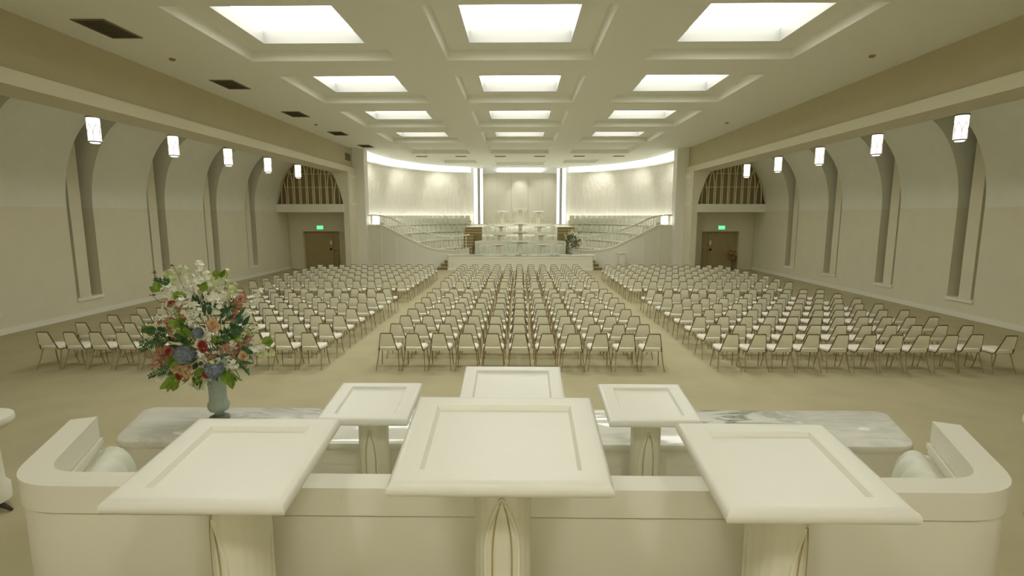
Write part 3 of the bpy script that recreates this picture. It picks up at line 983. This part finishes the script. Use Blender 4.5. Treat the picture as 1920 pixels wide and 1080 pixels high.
# white lectern stand and small console on the hall floor by the right choir front
t = empty('lectern_stand', (5.97, 30.35, 0))
MB().box(-.16, .16, -.12, .12, .05, .98).build('column', M['trim'], t, bevel=.01)
MB().box(-.3, .3, -.2, .2, .98, 1.04).build('top', M['trim'], t, bevel=.012)
MB().box(-.22, .22, -.18, .18, 0, .06).build('plinth', M['trim'], t, bevel=.01)
tag(t, 'slim white lectern stand before the right choir front', 'lectern')
t = empty('floor_monitor', (6.72, 29.7, 0))
MB().loft([[(-.3, -.25, 0), (.3, -.25, 0), (.3, .25, 0), (-.3, .25, 0)], [(-.3, -.1, .42), (.3, -.1, .32), (.3, .2, .32), (-.3, .2, .42)]]).build('cabinet', M['ivory'], t, bevel=.015)
MB().quad((-.312, -.2, .04), (-.312, .22, .04), (-.312, .18, .36), (-.312, -.08, .36)).build('speaker_cloth', M['vent'], t, smooth=0)
tag(t, 'low white sloping cabinet on the floor beside the right choir front', 'floor cabinet')

# ------------------------------------------------------------------ stacking chairs
def chair_parts():
    d = {}
    s = MB()
    # seat pan: plan rounded trapezoid, slightly domed
    def ring(k, z):
        pts = [(-.19, -.19), (.19, -.19), (.225, -.02), (.225, .16), (.19, .23), (-.19, .23), (-.225, .16), (-.225, -.02)]
        return [(x * k, y * k, z) for x, y in pts]
    s.loft([ring(.93, .405), ring(1.0, .425), ring(1.0, .455), ring(.94, .478), ring(.7, .487)])
    d['seat'] = s
    b = MB()
    def brow(t, w, dy):
        y = -.185 - .115 * t; z = .455 + .345 * t
        return y + dy, z, w
    rings = []
    for t in (0, .1, .5, .92, 1):
        w = .172 - .066 * t
        th = .016 if 0 < t < 1 else .008
        y = -.212 - .088 * t; z = .505 + .29 * t
        rings.append([(-w, y - th, z), (w, y - th, z), (w, y + th, z), (-w, y + th, z)])
    b.loft(rings)
    d['backrest'] = b
    f = MB()
    path = []
    half = [(.20, .17, .415), (.20, -.06, .405), (.196, -.15, .405), (.187, -.19, .425), (.178, -.205, .47), (.148, -.252, .62), (.117, -.300, .78), (.112, -.305, .797), (.10, -.307, .803)]
    path = [(-x, y, z) for x, y, z in half] + [(x, y, z) for x, y, z in reversed(half)]
    f.tube(path, .0125, 6)
    f.tube([(-.2, .15, .41), (.2, .15, .41)], .009, 5)
    d['frame'] = f
    legs = []
    for sx in (-1, 1):
        legs.append(MB().tube([(sx * .197, -.13, .405), (sx * .215, -.19, .2), (sx * .238, -.27, 0)], .0115, 6, .0095))
        legs.append(MB().tube([(sx * .2, .15, .41), (sx * .212, .18, .2), (sx * .228, .225, 0)], .0115, 6, .0095))
    d['legs'] = legs
    return d
CP = chair_parts()
chair = empty('stacking_chair')
CP['seat'].build('seat', M['chairseat'], chair, smooth=60)
CP['backrest'].build('backrest', M['chairback'], chair, smooth=40)
CP['frame'].build('frame', M['frame'], chair, smooth=60)
for l in CP['legs']: l.build('leg', M['bronze'], chair, smooth=60)

PITCH = .545
BLOCKS = [('left', -9.82 + .04, 0), ('centre', -2.725, 0), ('right', 4.29, 0)]
ROWY = [10.24 + .925 * k for k in range(8)] + [18.66 + .925 * k for k in range(8)]
rj = random.Random(3)
used = False
rest = []
for r, ry in enumerate(ROWY):
    for bn, bx, _ in BLOCKS:
        for c in range(11):
            x = bx + PITCH * c + rj.uniform(-.015, .015)
            y = ry + .305 + rj.uniform(-.015, .015)
            rz = rj.uniform(-.03, .03)
            if bn == 'right' and r == 0 and c >= 9: rz += -.09 if c == 9 else .05; y -= .06 if c == 10 else -.05
            if r >= 9:
                rest.append((x, y, rz)); continue
            if not used:
                t = chair; used = True
                t.location = (x, y, 0); t.rotation_euler = (0, 0, rz)
            else:
                t = copy_tree(chair, (x, y, 0), rz)
            if bn == 'centre':
                n = f'{ordinal(c)} from the left in the {ordinal(r)} row of the middle block'
            elif bn == 'left':
                n = f'{ordinal(10 - c)} from the aisle in the {ordinal(r)} row of the left block'
            else:
                n = f'{ordinal(c)} from the aisle in the {ordinal(r)} row of the right block'
            tag(t, 'bronze-framed chair, ' + n, 'chair', 'padded chairs in rows in the hall')

def bulk(name, keys, material, parent):
    mb = MB()
    src = MB()
    for k in keys:
        for m in (k if isinstance(k, list) else [k]): src.add(m.v, m.f)
    for x, y, rz in rest:
        c, s = cos(rz), sin(rz)
        mb.add([(x + c * p[0] - s * p[1], y + s * p[0] + c * p[1], p[2]) for p in src.v], src.f)
    return mb.build(name, material, parent, smooth=50)
ro = empty('stacking_chairs_beyond')
for nm, keys, m_ in (('seats', [CP['seat']], M['chairseat']), ('backrests', [CP['backrest']], M['chairback']), ('frames', [CP['frame']], M['frame']), ('legs', [CP['legs']], M['bronze'])):
    bulk(nm, keys, m_, ro)
tag(ro, 'last seven rows of bronze-framed padded chairs before the far rostrum', 'chair', 'padded chairs in rows in the hall', kind='stuff')

# eight chairs on the top tier of the far rostrum
def make_arm_chair(loc):
    t = empty('rostrum_chair', loc)
    MB().box(-.19, .19, -.2, .22, .38, .47).build('seat', M['chairseat'], t, bevel=.03)
    b = MB(); b.loft([[(-.185, -.24, .46), (.185, -.24, .46), (.185, -.17, .46), (-.185, -.17, .46)], [(-.16, -.28, .75), (.16, -.28, .75), (.16, -.21, .75), (-.16, -.21, .75)], [(-.11, -.30, .92), (.11, -.30, .92), (.11, -.24, .92), (-.11, -.24, .92)]])
    b.build('backrest', M['chairseat'], t, bevel=.02)
    for sx in (-1, 1):
        for y in (-.17, .19):
            MB().tube([(sx * .17, y * 1.1, 0), (sx * .16, y, .39)], .024, 8).build('leg', M['ped'], t)
    return t
RC = [-2.06, -1.43, -.93, -.47, .55, 1.05, 1.58, 2.16]
rc0 = None
for k, x in enumerate(RC):
    if rc0 is None:
        t = rc0 = make_arm_chair((x, 39.3, 2.45)); t.rotation_euler = (0, 0, pi)
    else:
        t = copy_tree(rc0, (x, 39.3, 2.45), pi)
    tag(t, f'cream chair behind the far top pulpits, {ordinal(k)} of eight from the left', 'chair', 'chairs on the far rostrum')

# ------------------------------------------------------------------ bouquets
def make_vase(loc):
    t = empty('vase', loc)
    MB().lathe([(.105, 0), (.105, .025), (.08, .04), (.045, .055)], 20).build('foot', M['vasefoot'], t)
    MB().lathe([(.045, .055), (.05, .08), (.095, .105), (.108, .14), (.108, .185), (.092, .205), (.086, .26), (.088, .36), (.098, .46), (.118, .54), (.122, .55), (.105, .55), (.08, .48)], 40, flute=.035, nf=14).build('body', M['vase'], t, smooth=60)
    return t

rb = random.Random(21)
def frame_at(p, d):
    d = Vector(d).normalized(); a = d.orthogonal().normalized(); b = d.cross(a)
    return Matrix((( a.x, b.x, d.x, p[0]), (a.y, b.y, d.y, p[1]), (a.z, b.z, d.z, p[2]), (0, 0, 0, 1)))
def floret(mb, p, d, r, n=5, cup=.35):
    s0 = len(mb.v)
    a0 = rb.uniform(0, 6)
    for k in range(n):
        a = a0 + 2 * pi * k / n
        w = pi / n * .95
        mb.add([(0, 0, 0), (r * .7 * cos(a - w), r * .7 * sin(a - w), r * cup * .6), (r * cos(a), r * sin(a), r * cup), (r * .7 * cos(a + w), r * .7 * sin(a + w), r * cup * .6)], [(0, 1, 2, 3)])
    mb.xf(frame_at(p, d), s0)
def rnd_dir():
    z = rb.uniform(-1, 1); a = rb.uniform(0, 2 * pi); q = sqrt(1 - z * z)
    return Vector((q * cos(a), q * sin(a), z))
def spray(p, out, n=16, spread=.09, fr=.036):
    mb = MB()
    o = Vector(out).normalized()
    for i in range(n):
        u = rb.uniform(-.5, .5)
        d = rnd_dir()
        q = Vector(p) + o * u * spread * 1.9 + d * spread * .55 * (1 - .6 * abs(u))
        floret(mb, q, d + o * .4, fr * rb.uniform(.75, 1.15), 5)
    return mb
def ball(p, r, n, fr, petals=4):
    mb = MB()
    for i in range(n):
        z = 1 - 2 * (i + .5) / n; a = i * 2.399963; q = sqrt(max(0, 1 - z * z))
        d = Vector((q * cos(a), q * sin(a), z))
        floret(mb, Vector(p) + d * r * rb.uniform(.92, 1.03), d, fr, petals, .15)
    return mb
def rose(p, d, r):
    mb = MB()
    for lay in range(4):
        k = 5
        rr = r * (.35 + .22 * lay); tiltc = .9 - .24 * lay
        s0 = len(mb.v)
        for j in range(k):
            a = 2 * pi * (j + .5 * lay) / k; w = .62
            mb.add([(rr * .3 * cos(a), rr * .3 * sin(a), 0), (rr * cos(a - w), rr * sin(a - w), r * tiltc * .8), (rr * 1.1 * cos(a), rr * 1.1 * sin(a), r * tiltc), (rr * cos(a + w), rr * sin(a + w), r * tiltc * .8)], [(0, 1, 2, 3)])
        mb.xf(frame_at(p, d), s0)
    return mb
def leaf_shape(mb, p, d, L, W, bend=.3):
    m = frame_at(p, d); s0 = len(mb.v)
    N = 5; ca = rb.uniform(0, 2 * pi)
    V = []
    for i in range(N + 1):
        t = i / N; w = W * sin(pi * min(.98, t * .9 + .08)) * .5; z = L * t; b_ = -bend * L * t * t
        V += [(-w * cos(ca) - b_ * sin(ca), -w * sin(ca) + b_ * cos(ca), z), (w * cos(ca) - b_ * sin(ca), w * sin(ca) + b_ * cos(ca), z)]
    mb.add(V, [(2 * i, 2 * i + 1, 2 * i + 3, 2 * i + 2) for i in range(N)])
    mb.xf(m, s0)
def fern(p, d, L):
    mb = MB(); d = Vector(d).normalized(); side = d.cross(Vector((0, 1, .2))).normalized()
    for i in range(13):
        t = i / 12; q = Vector(p) + d * L * t + Vector((0, 0, -.18 * L * t * t))
        for s in (-1, 1):
            leaf_shape(mb, q, side * s + d * .6, L * .36 * (1 - .75 * t) + .012, .022, .15)
    mb.tube([p, Vector(p) + d * L * .5 + Vector((0, 0, -.045 * L)), Vector(p) + d * L + Vector((0, 0, -.18 * L))], .003, 4)
    return mb

SC = .00577 / 4.32
def loc3(px, py, dep=None):
    x = (px - 484) * SC; z = (1079 - py) * SC + .33
    r = max(.02, 1 - (x / .62) ** 2 - ((z - 1.0) / .75) ** 2)
    y = -(.30 * sqrt(r)) if dep is None else dep
    return Vector((x, y, z))
def make_bouquet(loc):
    t = empty('bouquet', loc)
    core = Vector((0, 0, .62))
    def put(mb, name, m): mb.build(name, M[m], t, smooth=40, recalc=False)
    whites = [(340, 180, 0), (425, 90, 0), (150, 210, -.05), (210, 275, -.12), (262, 268, -.12), (440, 205, -.08), (620, 255, -.05), (390, 340, None), (545, 265, -.15), (455, 415, None), (470, 510, None), (170, 470, -.12), (218, 385, -.15), (130, 535, -.08), (610, 375, -.15), (500, 650, None), (515, 725, None), (625, 740, None), (890, 690, 0), (680, 830, -.15), (390, 970, -.13), (445, 1000, -.14), (130, 950, -.1), (500, 380, None), (580, 300, -.1), (440, 160, .05), (370, 300, -.15), (540, 590, None), (600, 560, -.28), ]
    for px, py, dp in whites:
        p = loc3(px, py, dp); put(spray(p, p - core, 17, .085, .032), 'white_blossom', 'white_petal')
    for px, py, dp in [(690, 240, -.05), (625, 150, 0), (150, 145, .05), (240, 115, .1), (280, 365, -.15), (30, 695, -.05), (90, 715, -.1), (830, 565, -.08), (760, 590, -.1), (900, 770, 0), (95, 900, -.1), (480, 890, None), (690, 605, None), (360, 560, None), (600, 780, None), (520, 215, 0)]:
        p = loc3(px, py, dp); put(spray(p, p - core, 16, .08, .03), 'lime_blossom', 'green_petal')
    for px, py, r in ((405, 710, .10), (605, 835, .088), (520, 540, .045)):
        p = loc3(px, py); p.y -= .04; put(ball(p, r, 120, .032), 'hydrangea', 'blue_petal')
    for px, py in ((420, 815), (350, 842), (395, 872), (655, 500), (640, 470), (300, 835), (820, 740), (90, 895)):
        p = loc3(px, py); p.y -= .05; put(rose(p, p - core + Vector((0, -.3, 0)), .05), 'peach_rose', 'peach')
    for px, py in ((322, 897), (550, 872), (565, 660), (555, 630), (325, 322), (280, 690)):
        p = loc3(px, py); p.y -= .06; put(rose(p, p - core + Vector((0, -.3, 0)), .045), 'red_rose', 'red')
    for px, py, dp in [(200, 745, None), (290, 785, None), (125, 735, -.1), (690, 675, None), (745, 690, -.12), (740, 745, -.12), (300, 480, None), (725, 355, -.05), (605, 470, None), (395, 395, None), (30, 885, -.05), (60, 800, -.08), (250, 500, None), (215, 780, -.2), (330, 570, None), (780, 640, -.1), (580, 745, None), (290, 940, -.15), (100, 830, -.1), (700, 430, -.1), (330, 345, -.1), (740, 330, 0), (240, 700, None), (180, 690, -.15)]:
        p = loc3(px, py, dp); put(spray(p, p - core, 18, .075, .027), 'coral_sprig', 'coral')
    for px, py, dx, dz, L in ((250, 600, -1, .05, .24), (240, 560, -1, .45, .22), (200, 620, -.8, -.2, .2), (700, 560, 1, .35, .22), (740, 520, 1, .2, .2), (250, 850, -1, -.1, .22), (760, 760, .9, -.6, .2), (800, 700, 1, .1, .15), (230, 180, -.7, .5, .14), (650, 640, .7, .6, .24), (430, 640, -.3, .7, .2)):
        p = loc3(px, py); put(fern(p, (dx, -.45, dz), L), 'fern_frond', 'fern')
    for px, py, dx, dz, L in ((270, 900, -.6, -.75, .24), (250, 930, -.7, -.8, .2), (640, 880, .7, -.7, .2), (690, 900, .5, -.8, .17), (430, 880, -.1, -1, .2), (460, 900, .2, -1, .17), (490, 860, .1, -.5, .14), (350, 290, .2, .7, .1), (540, 220, .2, .8, .1), (720, 600, .9, .4, .16), (410, 590, -.2, .8, .16), (440, 690, .3, .5, .12), (480, 580, .2, .8, .14), (60, 560, -.8, .3, .1), (930, 660, 1, .1, .12), (640, 130, .5, .8, .1), (150, 240, -.8, .4, .1), (600, 620, .6, .3, .16), (380, 510, -.3, .6, .16), (330, 720, -.6, -.3, .16)):
        p = loc3(px, py); mb = MB()
        for k in range(4): leaf_shape(mb, p + rnd_dir() * .03, Vector((dx, -.35, dz)) + rnd_dir() * .4, L * rb.uniform(.65, 1.0), .085)
        put(mb, 'leaf_cluster', 'leaf')
    # inner and rear foliage gives the bouquet its body
    mb = MB()
    for i in range(240):
        d = rnd_dir(); p = Vector((d.x * .34, d.y * .25, .90 + d.z * .38)) * 1.0
        leaf_shape(mb, p, d + Vector((0, 0, .3)), rb.uniform(.08, .16), .04)
    put(mb, 'filler_foliage', 'fern')
    for i in range(7):
        a = 2 * pi * i / 7; p = Vector((.42 * cos(a), .12 + .22 * abs(sin(a)), 1.0 + .42 * sin(a * 2 + 1)))
        put(spray(p, p - core, 14, .085, .037), 'white_blossom', 'white_petal')
    for px, py in ((210, 50), (45, 110), (340, 180), (425, 90), (640, 110), (690, 240), (150, 210), (15, 290), (130, 340), (30, 700), (900, 680), (830, 560), (30, 885), (740, 340), (600, 250), (520, 215)):
        p = loc3(px, py, 0); m_ = MB(); mid = core * .45 + p * .55 + Vector((0, 0, .05))
        m_.tube([Vector((0, 0, .5)), core * .8 + p * .2, mid, p], .0045, 4, .0025)
        if (px, py) in ((210, 50), (45, 110), (15, 290), (130, 340)):
            for k in range(3): leaf_shape(m_, p, Vector((k - 1, .2, .2)), .035, .02)
        put(m_, 'stem', 'stem')
    return t
va = make_vase((-3.33, 5.45, .93))
tag(va, 'sage green fluted vase holding the large bouquet on the near marble table', 'vase', 'sage vases')
bo = make_bouquet((-3.33, 5.45, .93))
tag(bo, 'large bouquet of white, coral and blue flowers towering from the near vase', 'bouquet', 'flower bouquets')
t = copy_tree(va, (3.02, 30.45, .93), pi, (.86,) * 3); t['label'] = 'sage vase holding the small distant bouquet on the far marble table'
t = copy_tree(bo, (3.02, 30.45, .93), pi - .6, (.84,) * 3); t['label'] = 'small distant bouquet on the far marble table beside the pulpits'

# ------------------------------------------------------------------ camera, world, colour management
w = bpy.data.worlds.new('hall_dark'); scene.world = w; w.use_nodes = True
w.node_tree.nodes['Background'].inputs['Color'].default_value = (0, 0, 0, 1)
cam = bpy.data.cameras.new('camera'); co = bpy.data.objects.new('camera', cam); COL.objects.link(co)
cam.sensor_width = 36; cam.lens = FPX / 1920 * 36; cam.clip_end = 200
pitch = atan((540 - 405) / FPX)
co.location = (0, 0, EYE)
co.rotation_euler = (pi / 2 - pitch, 0, .0148)
scene.camera = co
vs = scene.view_settings
scene.display_settings.display_device = 'sRGB'
vs.view_transform = 'Standard'; vs.look = 'None'; vs.exposure = 0.0; vs.gamma = 1.0; vs.use_curve_mapping = False
cy_ = scene.cycles
cy_.max_bounces = 9; cy_.diffuse_bounces = 7; cy_.glossy_bounces = 3; cy_.transmission_bounces = 2
cy_.sample_clamp_indirect = 8.0; cy_.caustics_reflective = False; cy_.caustics_refractive = False
cy_.use_denoising = True
